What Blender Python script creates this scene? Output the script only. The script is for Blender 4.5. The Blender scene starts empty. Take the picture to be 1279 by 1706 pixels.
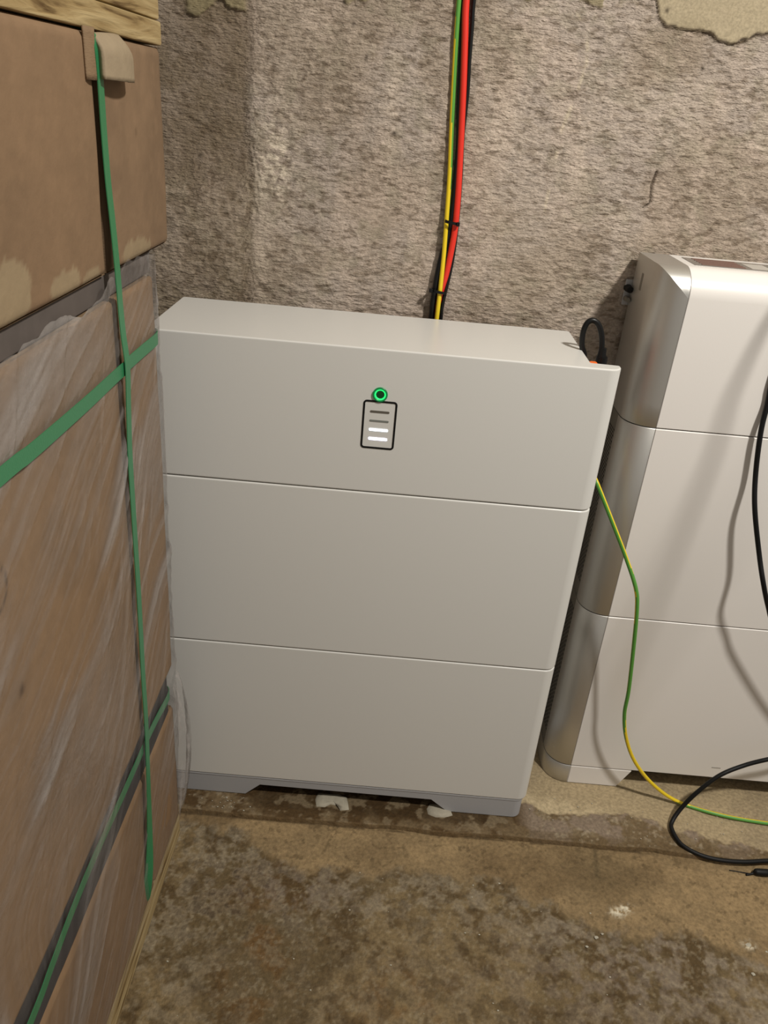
import bpy, bmesh, math, random
import numpy as np
from mathutils import Vector, Matrix

S = bpy.context.scene
COL = S.collection
random.seed(7)

# ------------------------------------------------------------------ camera
def setup_camera():
    p, y, r = math.radians(27.035), math.radians(-0.255), math.radians(5.182)
    f = Vector((-math.sin(y)*math.cos(p), math.cos(y)*math.cos(p), -math.sin(p)))
    rt = Vector((math.cos(y), math.sin(y), 0)); up = rt.cross(f)
    r2 = rt*math.cos(r)+up*math.sin(r); u2 = -rt*math.sin(r)+up*math.cos(r)
    cd = bpy.data.cameras.new('camera'); cam = bpy.data.objects.new('camera', cd); COL.objects.link(cam)
    m = Matrix((r2, u2, -f)).transposed().to_4x4(); m.translation = (-0.3158, -1.0709, 1.1611)
    cam.matrix_world = m
    cd.sensor_fit = 'VERTICAL'; cd.sensor_height = 36.0; cd.lens = 36.0*1323.1/1706.0
    cd.clip_start = 0.02
    S.camera = cam
setup_camera()

# ------------------------------------------------------------------ light
W = bpy.data.worlds.new('world'); S.world = W; W.use_nodes = True
W.node_tree.nodes['Background'].inputs[0].default_value = (1.0, 0.94, 0.86, 1)
W.node_tree.nodes['Background'].inputs[1].default_value = 0.28
def area(name, loc, target, size, power, color):
    l = bpy.data.lights.new(name, 'AREA'); l.shape = 'DISK'; l.size = size; l.energy = power; l.color = color
    o = bpy.data.objects.new(name, l); COL.objects.link(o); o.location = loc
    o.rotation_euler = (Vector(target)-Vector(loc)).to_track_quat('-Z', 'Y').to_euler()
    return o
area('ceiling_lamp', (0.70, -0.96, 2.36), (-0.10, 0.1, 0.5), 0.15, 41, (1.0, 0.955, 0.88))
S.view_settings.view_transform = 'Standard'; S.view_settings.look = 'None'
S.view_settings.gamma = 1.0; S.view_settings.exposure = 0.0
S.view_settings.use_curve_mapping = False

# ------------------------------------------------------------------ helpers
def lin(c):
    return tuple(((v/255.0+0.055)/1.055)**2.4 if v/255.0 > 0.04045 else v/255.0/12.92 for v in c)
def alb(c, e): return tuple(min(0.9, v/e) for v in lin(c))

def mat(name, color=(.5,.5,.5), rough=.6, metal=0.0, spec=0.5, emit=None, estr=0, bump=None, var=0.0, vscale=20.0, attr=False, coat=0.0):
    m = bpy.data.materials.new(name); m.use_nodes = True
    nt = m.node_tree; b = nt.nodes['Principled BSDF']
    b.inputs['Base Color'].default_value = (*color[:3], 1); b.inputs['Roughness'].default_value = rough
    b.inputs['Metallic'].default_value = metal; b.inputs['Specular IOR Level'].default_value = spec
    b.inputs['Coat Weight'].default_value = coat
    if emit:
        b.inputs['Emission Color'].default_value = (*emit, 1); b.inputs['Emission Strength'].default_value = estr
    tc = nt.nodes.new('ShaderNodeTexCoord')
    src = None
    if attr:
        a = nt.nodes.new('ShaderNodeAttribute'); a.attribute_name = 'Col'; src = a.outputs['Color']
    else:
        rgb = nt.nodes.new('ShaderNodeRGB'); rgb.outputs[0].default_value = (*color[:3], 1); src = rgb.outputs[0]
    if var > 0:
        n = nt.nodes.new('ShaderNodeTexNoise'); n.inputs['Scale'].default_value = vscale; n.inputs['Detail'].default_value = 6
        nt.links.new(tc.outputs['Object'], n.inputs['Vector'])
        mr = nt.nodes.new('ShaderNodeMapRange'); mr.inputs['From Min'].default_value = .3; mr.inputs['From Max'].default_value = .7
        mr.inputs['To Min'].default_value = 1-var; mr.inputs['To Max'].default_value = 1+var
        nt.links.new(n.outputs['Fac'], mr.inputs['Value'])
        mx = nt.nodes.new('ShaderNodeVectorMath'); mx.operation = 'SCALE'
        nt.links.new(src, mx.inputs[0]); nt.links.new(mr.outputs[0], mx.inputs['Scale'])
        src = mx.outputs[0]
    nt.links.new(src, b.inputs['Base Color'])
    if bump:
        prev = None
        for (sc, vec, dist, det) in bump:
            mp = nt.nodes.new('ShaderNodeMapping'); mp.inputs['Scale'].default_value = vec
            nt.links.new(tc.outputs['Object'], mp.inputs['Vector'])
            n = nt.nodes.new('ShaderNodeTexNoise'); n.inputs['Scale'].default_value = sc; n.inputs['Detail'].default_value = det
            nt.links.new(mp.outputs[0], n.inputs['Vector'])
            bp = nt.nodes.new('ShaderNodeBump'); bp.inputs['Strength'].default_value = 1.0; bp.inputs['Distance'].default_value = dist
            nt.links.new(n.outputs['Fac'], bp.inputs['Height'])
            if prev: nt.links.new(prev.outputs[0], bp.inputs['Normal'])
            prev = bp
        nt.links.new(prev.outputs[0], b.inputs['Normal'])
    return m

def tag(o, label=None, cat=None, group=None, kind=None):
    if label: o['label'] = label
    if cat: o['category'] = cat
    if group: o['group'] = group
    if kind: o['kind'] = kind
    return o
def thing(name, loc, label, cat, group=None):
    o = bpy.data.objects.new(name, None); COL.objects.link(o); o.location = loc
    o.empty_display_size = .05
    return tag(o, label, cat, group)
def origin(o):
    v = Vector((0,0,0))
    while o is not None: v += o.location; o = o.parent
    return v
def obj(name, verts, faces, m, parent=None, smooth=False, mi=None):
    """verts in world coordinates; stored relative to the parent's base point"""
    off = origin(parent) if parent else Vector((0,0,0))
    me = bpy.data.meshes.new(name)
    me.from_pydata([tuple(Vector(v)-off) for v in verts], [], faces)
    ms = m if isinstance(m, (list, tuple)) else [m]
    for x in ms: me.materials.append(x)
    if mi is not None: me.polygons.foreach_set('material_index', mi)
    me.polygons.foreach_set('use_smooth', [smooth]*len(me.polygons))
    me.update()
    o = bpy.data.objects.new(name, me); COL.objects.link(o)
    if parent: o.parent = parent
    return o
def from_bm(name, bm, m, parent=None, smooth=True, angle=35, wn=True):
    off = origin(parent) if parent else Vector((0,0,0))
    bmesh.ops.recalc_face_normals(bm, faces=bm.faces)
    bmesh.ops.translate(bm, verts=bm.verts, vec=-off)
    me = bpy.data.meshes.new(name); bm.to_mesh(me); bm.free()
    ms = m if isinstance(m, (list, tuple)) else [m]
    for x in ms: me.materials.append(x)
    if smooth:
        me.polygons.foreach_set('use_smooth', [True]*len(me.polygons))
        me.set_sharp_from_angle(angle=math.radians(angle))
    o = bpy.data.objects.new(name, me); COL.objects.link(o)
    if parent: o.parent = parent
    if smooth and wn:
        w = o.modifiers.new('wn', 'WEIGHTED_NORMAL'); w.keep_sharp = True; w.weight = 80
    return o
def box_bm(x0,x1,y0,y1,z0,z1,bev=0.0,seg=2, bm=None):
    b = bmesh.new()
    r = bmesh.ops.create_cube(b, size=1)
    for v in b.verts: v.co = ((x0+x1)/2+v.co.x*(x1-x0), (y0+y1)/2+v.co.y*(y1-y0), (z0+z1)/2+v.co.z*(z1-z0))
    if bev: bmesh.ops.bevel(b, geom=b.edges[:], offset=bev, segments=seg, profile=.5, affect='EDGES')
    if bm is None: return b
    me = bpy.data.meshes.new('t'); b.to_mesh(me); b.free(); bm.from_mesh(me); bpy.data.meshes.remove(me)
    return bm
def box(name,x0,x1,y0,y1,z0,z1,m,parent=None,bev=0.0,seg=2): return from_bm(name, box_bm(x0,x1,y0,y1,z0,z1,bev,seg), m, parent)
def round_poly(pts, radii, seg=6):
    """2-D polygon with rounded corners"""
    out = []; n = len(pts)
    for i in range(n):
        p = Vector(pts[i]); a = Vector(pts[i-1]); b = Vector(pts[(i+1) % n]); r = radii[i]
        if r <= 0: out.append(p); continue
        d1 = (a-p).normalized(); d2 = (b-p).normalized()
        ang = d1.angle(d2); t = r/math.tan(ang/2)
        c = p+(d1+d2).normalized()*(r/math.sin(ang/2))
        s = p+d1*t; e = p+d2*t
        a0 = math.atan2(s.y-c.y, s.x-c.x); a1 = math.atan2(e.y-c.y, e.x-c.x)
        da = (a1-a0+math.pi) % (2*math.pi)-math.pi
        for k in range(seg+1):
            th = a0+da*k/seg; out.append(Vector((c.x+r*math.cos(th), c.y+r*math.sin(th))))
    return out
def prism_bm(poly, z0, z1, bev=0.0, seg=3):
    b = bmesh.new()
    vs = [b.verts.new((p[0], p[1], z0)) for p in poly]
    f = b.faces.new(vs)
    r = bmesh.ops.extrude_face_region(b, geom=[f])
    up = [g for g in r['geom'] if isinstance(g, bmesh.types.BMVert)]
    for v in up: v.co.z = z1
    if bev:
        ed = [e for e in b.edges if abs(e.verts[0].co.z-e.verts[1].co.z) < 1e-7]
        bmesh.ops.bevel(b, geom=ed, offset=bev, segments=seg, profile=.5, affect='EDGES')
    return b
def smooth_path(pts, n=8):
    P = [np.array(p, float) for p in pts]; P = [2*P[0]-P[1]]+P+[2*P[-1]-P[-2]]
    out = []
    for i in range(1, len(P)-2):
        a,b,c,d = P[i-1:i+3]
        for k in range(n):
            t = k/n
            out.append(.5*((2*b)+(c-a)*t+(2*a-5*b+4*c-d)*t*t+(3*b-a-3*c+d)*t**3))
    out.append(P[-2]); return np.array(out)
def tube(name, pts, r, m, parent=None, n=12, sub=8, two=None, phase=None):
    P = smooth_path(pts, sub) if sub else np.array(pts, float)
    V = []; F = []; MI = []
    T = np.gradient(P, axis=0); T /= np.linalg.norm(T, axis=1)[:,None]
    N = np.cross(T[0], (0,0.3,1.0)); N = np.cross(T[0], (1,0,.2)) if np.linalg.norm(N) < .1 else N; N /= np.linalg.norm(N)
    for i in range(len(P)):
        N = N-T[i]*N.dot(T[i]); N /= np.linalg.norm(N); B = np.cross(T[i], N)
        rr = r if np.isscalar(r) else np.interp(i/(len(P)-1), [a for a,_ in r], [b for _,b in r])
        for k in range(n):
            a = 2*math.pi*k/n; V.append(P[i]+rr*(math.cos(a)*N+math.sin(a)*B))
    for i in range(len(P)-1):
        ph = phase(i/(len(P)-1)) if phase else 0
        for k in range(n):
            F.append((i*n+k, i*n+(k+1) % n, (i+1)*n+(k+1) % n, (i+1)*n+k))
            MI.append(0 if ((k+.5)/n+ph) % 1.0 < .5 else 1)
    F.append(tuple(range(n))[::-1]); F.append(tuple((len(P)-1)*n+k for k in range(n))); MI += [0,0]
    return obj(name, V, F, m, parent, True, MI if two else None)
def rnd(ix, iy, seed):
    h = (ix.astype(np.int64)*374761393+iy.astype(np.int64)*668265263+seed*1442695041) & 0xffffffff
    h = ((h ^ (h >> 13))*1274126177) & 0xffffffff
    h = h ^ (h >> 16)
    return (h & 0xffff)/65535.0
def vnoise(x, y, seed=0):
    ix = np.floor(x); iy = np.floor(y); fx = x-ix; fy = y-iy
    fx = fx*fx*fx*(fx*(fx*6-15)+10); fy = fy*fy*fy*(fy*(fy*6-15)+10)
    a = rnd(ix,iy,seed); b = rnd(ix+1,iy,seed); c = rnd(ix,iy+1,seed); d = rnd(ix+1,iy+1,seed)
    return (a+(b-a)*fx)*(1-fy)+(c+(d-c)*fx)*fy
def fbm(x, y, sc, oct=4, seed=0, gain=.5):
    """0..1, sc = cells per metre"""
    s = 0; w = 0; a = 1.0
    for k in range(oct):
        ang = .6*k+.3; X = x*math.cos(ang)-y*math.sin(ang); Y = x*math.sin(ang)+y*math.cos(ang)
        s = s+a*vnoise(X*sc*2**k+17.3*k, Y*sc*2**k-9.1*k, seed+k*31); w += a; a *= gain
    return s/w
def ss(a, b, x):
    t = np.clip((x-a)/(b-a), 0, 1); return t*t*(3-2*t)
def blob(x, y, cx, cy, rx, ry): return np.exp(-((x-cx)/rx)**2-((y-cy)/ry)**2)
def mixc(c, col, f):
    return c*(1-f[...,None])+np.array(col)[None,None,:]*f[...,None]
def axis(segs):
    out = []
    for a, b, st in segs: out += list(np.arange(a, b-1e-9, st))
    return np.array(out+[segs[-1][1]])
def grid(name, A, B, P, m, color=None, alpha=None, parent=None, keep=None, flip=False, smooth=True):
    """A (n), B (m) parameter axes already expanded in P (n,m,3)"""
    n, k = P.shape[:2]
    off = np.array(origin(parent)) if parent else np.zeros(3)
    V = (P-off).reshape(-1, 3)
    i, j = np.meshgrid(np.arange(n-1), np.arange(k-1), indexing='ij')
    q = np.stack([i*k+j, (i+1)*k+j, (i+1)*k+j+1, i*k+j+1], -1).reshape(-1, 4)
    if keep is not None: q = q[keep[:-1,:-1].reshape(-1)]
    if flip: q = q[:, ::-1]
    me = bpy.data.meshes.new(name)
    me.vertices.add(len(V)); me.vertices.foreach_set('co', V.astype(np.float32).ravel())
    me.loops.add(q.size); me.loops.foreach_set('vertex_index', q.astype(np.int32).ravel())
    me.polygons.add(len(q)); me.polygons.foreach_set('loop_start', np.arange(len(q), dtype=np.int32)*4)
    me.polygons.foreach_set('use_smooth', np.full(len(q), smooth))
    me.materials.append(m); me.update(calc_edges=True); me.validate()
    if color is not None:
        ca = me.color_attributes.new('Col', 'FLOAT_COLOR', 'POINT')
        al = np.ones((n, k)) if alpha is None else alpha
        ca.data.foreach_set('color', np.concatenate([np.clip(color, 0, 1), al[...,None]], -1).astype(np.float32).ravel())
    o = bpy.data.objects.new(name, me); COL.objects.link(o)
    if parent: o.parent = parent
    return o

# ------------------------------------------------------------------ materials
EW, EF, EC = 0.77, 1.02, 1.18       # brightness scale used to turn seen colours into albedo
WALLY = 0.25; FLZ = -0.012
M = {}
M['wall'] = mat('rough_render', attr=True, rough=.95, spec=.15, var=.17, vscale=330, bump=[(170,(.55,1,1.8),.0036,5),(420,(.7,1,1.5),.0014,3)])
def alpha_bump(m):
    nt = m.node_tree; a = [n for n in nt.nodes if n.type == 'ATTRIBUTE'][0]
    for n in nt.nodes:
        if n.type == 'BUMP': nt.links.new(a.outputs['Alpha'], n.inputs['Strength'])
alpha_bump(M['wall'])
M['floor'] = mat('old_concrete', attr=True, rough=.82, spec=.25, var=.22, vscale=170, bump=[(90,(1,1,1),.0022,6),(400,(1,1,1),.0008,3)])
M['white'] = mat('warm_white_enamel', (.69,.68,.645), .30, spec=.45, bump=[(900,(1,1,1),.00006,2)])
M['white2'] = mat('cream_white_enamel', (.81,.775,.735), .34, spec=.45, bump=[(900,(1,1,1),.00005,2)])
M['base_grey'] = mat('grey_plastic_base', (.40,.40,.41), .5)
M['black'] = mat('black_plastic', (.006,.006,.006), .38, spec=.3)
M['black_matte'] = mat('black_rubber', (.006,.006,.006), .5, spec=.25)
M['seam'] = mat('dark_joint', (.03,.028,.025), .8)
M['silver'] = mat('brushed_silver_paint', (.60,.585,.55), .40, metal=.8, bump=[(700,(1,1,1),.00005,2)])
M['darkgrill'] = mat('dark_side_grille', (.20,.185,.155), .5, metal=.2)
M['hole'] = mat('grille_hole', (.05,.046,.04), .9)
M['yellow'] = mat('yellow_sheath', (.82,.60,.02), .38)
M['green'] = mat('green_sheath', (.10,.33,.05), .38)
M['red'] = mat('red_sheath', (.78,.035,.018), .38)
M['orange'] = mat('orange_plug', (.9,.16,.02), .45)
M['strap'] = mat('green_strapping', (.028,.19,.075), .38, spec=.5, bump=[(500,(1,1,1),.0002,2)])
M['card'] = mat('brown_cardboard', attr=True, rough=.8, spec=.2, var=.05, vscale=40, bump=[(60,(1,1,1),.001,4)])
M['card_plain'] = mat('cardboard', alb((140,116,90), EC), .8, spec=.2, var=.08, vscale=60, bump=[(200,(1,1,3),.0005,3)])
M['card_light'] = mat('pale_folded_cardboard', (.30,.235,.155), .8, spec=.2, var=.06, vscale=80, bump=[(150,(1,1,1),.0006,3)])
M['shade_brown'] = mat('painted_gap_shade', (.10,.082,.072), .85, var=.15, vscale=30)  # this and the next: shade of the carton gaps put into colour
M['shade_black'] = mat('painted_deep_gap_shade', (.035,.031,.031), .8, var=.2, vscale=25)
M['led_green'] = mat('green_glow_ring', (.02,.5,.15), .4, emit=(.02,1.0,.20), estr=.9)
M['led_dark'] = mat('dark_green_lens', (.004,.035,.012), .25, emit=(.0,.12,.02), estr=.12)
M['led_off'] = mat('unlit_bar', (.12,.105,.085), .5)
M['led_off2'] = mat('faintly_lit_bar', (.20,.21,.19), .5)
M['led_on'] = mat('lit_white_bar', (.8,.85,.9), .4, emit=(.80,.92,1.0), estr=1.7)
M['led_on2'] = mat('lit_bluish_bar', (.8,.8,.95), .4, emit=(.82,.80,1.0), estr=2.0)
M['mortar'] = mat('pale_mortar', (.37,.335,.26), .9, var=.1, vscale=90, bump=[(150,(1,1,1),.001,4)])
M['flake'] = mat('white_flake', (.42,.39,.31), .9)

def wood_mat():
    m = mat('rough_sawn_pine', (.5,.36,.17), .75, spec=.2)
    nt = m.node_tree; b = nt.nodes['Principled BSDF']; tc = nt.nodes.new('ShaderNodeTexCoord')
    mp = nt.nodes.new('ShaderNodeMapping'); mp.inputs['Scale'].default_value = (60, 5, 60); mp.inputs['Rotation'].default_value = (.09, 0, 0)
    n = nt.nodes.new('ShaderNodeTexNoise'); n.inputs['Scale'].default_value = 1.6; n.inputs['Detail'].default_value = 7; n.inputs['Distortion'].default_value = .6
    cr = nt.nodes.new('ShaderNodeValToRGB')
    e = cr.color_ramp.elements; e[0].position = .30; e[0].color = (.09,.05,.018,1); e[1].position = .62; e[1].color = (.42,.32,.165,1)
    x = e.new(.42); x.color = (.30,.21,.095,1)
    nt.links.new(tc.outputs['Object'], mp.inputs[0]); nt.links.new(mp.outputs[0], n.inputs['Vector']); nt.links.new(n.outputs['Fac'], cr.inputs[0])
    nt.links.new(cr.outputs[0], b.inputs['Base Color'])
    bp = nt.nodes.new('ShaderNodeBump'); bp.inputs['Distance'].default_value = .003; nt.links.new(n.outputs['Fac'], bp.inputs['Height']); nt.links.new(bp.outputs[0], b.inputs['Normal'])
    return m
M['wood'] = wood_mat()

def film_mat():
    m = bpy.data.materials.new('clear_stretch_film'); m.use_nodes = True; nt = m.node_tree
    b = nt.nodes['Principled BSDF']; out = nt.nodes['Material Output']
    b.inputs['Base Color'].default_value = (.40,.37,.35,1); b.inputs['Roughness'].default_value = .15; b.inputs['Specular IOR Level'].default_value = .6
    a = nt.nodes.new('ShaderNodeAttribute'); a.attribute_name = 'Col'
    t = nt.nodes.new('ShaderNodeBsdfTransparent'); mx = nt.nodes.new('ShaderNodeMixShader')
    t.inputs[0].default_value = (.97,.97,.97,1)
    tc = nt.nodes.new('ShaderNodeTexCoord'); n = nt.nodes.new('ShaderNodeTexNoise'); n.inputs['Scale'].default_value = 55; n.inputs['Detail'].default_value = 3
    bp = nt.nodes.new('ShaderNodeBump'); bp.inputs['Distance'].default_value = .004; bp.inputs['Strength'].default_value = .7
    nt.links.new(tc.outputs['Object'], n.inputs['Vector']); nt.links.new(n.outputs['Fac'], bp.inputs['Height']); nt.links.new(bp.outputs[0], b.inputs['Normal'])
    nt.links.new(a.outputs['Alpha'], mx.inputs[0]); nt.links.new(t.outputs[0], mx.inputs[1]); nt.links.new(b.outputs[0], mx.inputs[2])
    nt.links.new(mx.outputs[0], out.inputs['Surface'])
    return m
M['film'] = film_mat()

# ------------------------------------------------------------------ setting: back wall
def build_wall():
    X = axis([(-1.9,-.76,.04),(-.76,.42,.0018),(.42,1.9,.04)])
    Z = axis([(-.05,.72,.03),(.72,1.36,.0018),(1.36,2.4,.04)])
    x, z = np.meshgrid(X, Z, indexing='ij')
    fine = (ss(-.78,-.74,x)*(1-ss(.40,.44,x))*ss(.70,.74,z)*(1-ss(1.34,1.38,z)))
    left = 1-ss(-.575,-.55, x+.02*(fbm(x,z,18,3,5)-.5))                 # older, darker skim on the left
    lowl = left*(1-ss(1.02,1.07,z+.04*(fbm(x,z,30,3,8)-.5)))
    # combed coat: fine ridges running nearly horizontally, tilted in the left skim
    tilt = .30*left*(1-lowl)
    zz = z+tilt*x
    r1 = fbm(x*.42, zz, 150, 3, 11); r2 = fbm(x*.6, zz, 300, 2, 23); g = fbm(x, z, 120, 3, 41)
    amp = .0019*(1-.35*left)
    h = amp*(np.clip(r1-.45,-.22,.3)*1.6+.7*(r2-.5))
    h += .0016*(g-.5)*(1+1.8*blob(x,z,-.53,1.05,.035,.13)+.9*lowl)
    h += .004*(fbm(x,z,7,3,3)-.5)
    comb = np.maximum(blob(x,z,-.38,1.05,.10,.05), blob(x,z,-.42,.93,.10,.05))
    h += .0007*comb*np.sin((zz-.18*x)*760+16*fbm(x,z,14,3,9))*ss(.35,.6,fbm(x,z,25,2,10))
    # scraped calm places
    calm = np.clip(blob(x,z,-.36,1.0,.035,.03)+.6*blob(x,z,-.60,1.02,.02,.02), 0, 1)
    h *= 1-.7*calm
    h -= .004*left*(1-lowl)                                              # the skim lies a little lower
    # thick smooth patch of old mortar, upper right; its ragged lower edge
    wob = .012*(fbm(x,z,40,4,61)-.5)
    bx = np.array([-.6,.000,.012,.024,.050,.067,.090,.124,.140,.151,.166,.20,.26,.9]); bz = np.array([1.5,1.33,1.303,1.292,1.289,1.289,1.284,1.281,1.284,1.293,1.297,1.300,1.31,1.5])
    lim = np.interp(x, bx, bz)
    patch = ss(-.0012,.0012, z-lim+wob)
    # small curled flakes, upper left
    fl = ss(-.001,.001, z-(1.262+.012*np.sin(x*60)+.03*np.abs(x+.61)+.02*(fbm(x,z,50,3,71)-.5)))*ss(.0,.01,x+.66)*(1-ss(-.575,-.565,x))
    fl2 = ss(0,.002, z-(1.288+.03*(fbm(x,z,40,3,77)-.5)))*ss(-.46,-.45,x)*(1-ss(-.40,-.39,x))
    fl3 = ss(0,.002, z-(1.312+.035*(fbm(x,z,45,3,79)-.5)))*ss(-.20,-.17,x)*(1-ss(-.06,-.04,x))
    h = h*(1-patch)+patch*(.0035+.0012*(fbm(x,z,12,2,90)-.5))
    F3 = np.clip(fl+fl2+fl3,0,1)
    h = h*(1-.5*F3)+.0025*F3
    # long crack
    cx = np.interp(z, [1.05,1.054,1.060,1.084,1.105,1.11],[.043,.048,.0555,.052,.055,.056])
    crack = np.exp(-((x-cx)/.0016)**2)*ss(1.050,1.054,z)*(1-ss(1.104,1.108,z))
    h -= .005*crack
    h *= fine
    h *= 1-.6*np.exp(-((x+.252)/.016)**2)
    y = WALLY-h
    # colours (seen sRGB -> albedo)
    sh = lambda c: alb(c, EW)
    c = np.zeros(x.shape+(3,))+np.array(sh((156,144,133)))
    n1 = fbm(x,z,9,4,101); n2 = fbm(x,z,35,4,111); n3 = fbm(x,z*.35,24,3,121)
    c = mixc(c, sh((138,124,108)), ss(.42,.68,n1)*.7)
    c = mixc(c, sh((176,160,146)), ss(.52,.70,n3)*.45)
    c = mixc(c, sh((132,124,106)), ss(.55,.72,n2)*.4)
    c = mixc(c, sh((112,98,80)), left*(.72+.5*(n2-.5)))
    c = mixc(c, sh((140,128,110)), lowl*ss(.4,.65,n2)*.55)
    c = mixc(c, sh((190,178,160)), np.clip(blob(x,z,-.525,1.07,.028,.07)*1.1,0,1)*ss(.44,.60,fbm(x,z,110,3,131)))
    for bxx,bzz,rx,rz,a in ((-.352,1.15,.012,.11,.45),(-.30,1.06,.008,.10,.30),(-.545,.9,.012,.10,.45),(-.19,1.12,.03,.10,.35),(-.06,1.14,.01,.06,.30),(.0,1.02,.05,.04,.25)):
        c = mixc(c, sh((196,181,164)), np.clip(blob(x,z,bxx,bzz,rx,rz),0,1)*a*ss(.35,.6,n2+.1))
    for bxx,bzz,rx,rz,a in ((-.42,1.2,.05,.08,.35),(-.61,.93,.04,.06,.4),(-.52,.90,.06,.03,.35),(.02,1.26,.06,.04,.3),(-.14,.95,.05,.1,.25),(.11,1.23,.06,.06,.2)):
        c = mixc(c, sh((112,100,84)), np.clip(blob(x,z,bxx,bzz,rx,rz),0,1)*a)
    # pits darker, crests paler
    pit = ss(.57,.72,fbm(x*.38,zz,190,3,141))
    c = mixc(c, sh((88,74,58)), pit*.55)
    c = mixc(c, sh((206,190,172)), ss(.0004,.0014,h)*.18*(1-patch))
    # pale thin scrape lines
    lx = np.interp(z,[1.02,1.15,1.20,1.24,1.28,1.31],[-.105,-.098,-.085,-.078,-.085,-.115])
    c = mixc(c, sh((214,200,172)), np.exp(-((x-lx)/.0022)**2)*ss(.45,.6,fbm(x,z,60,2,151))*ss(1.02,1.05,z)*.38)
    c = mixc(c, sh((150,138,114)), patch*.95); c = mixc(c, sh((138,126,102)), patch*ss(.5,.7,n1)*.35)
    c = mixc(c, sh((122,112,84)), F3*.8)
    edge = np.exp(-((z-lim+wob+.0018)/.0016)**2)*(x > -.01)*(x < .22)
    c = mixc(c, sh((66,54,38)), np.clip(edge,0,1)*.8)  # dark line painted as the shadow below the patch's raised edge
    c = mixc(c, sh((60,48,36)), np.clip(crack,0,1)*.8)
    for px,pz in ((-.347,1.125),(-.415,1.26),(-.395,1.22),(-.43,1.285),(.088,1.244),(.02,1.31),(-.64,1.07)):
        c = mixc(c, sh((50,42,34)), np.clip(blob(x,z,px+.004*(n2-.5),pz,.0028,.0034),0,1)*.85)
    P = np.stack([x, y, z], -1)
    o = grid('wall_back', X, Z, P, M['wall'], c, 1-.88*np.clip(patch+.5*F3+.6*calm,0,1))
    tag(o, kind='structure')
build_wall()

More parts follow.
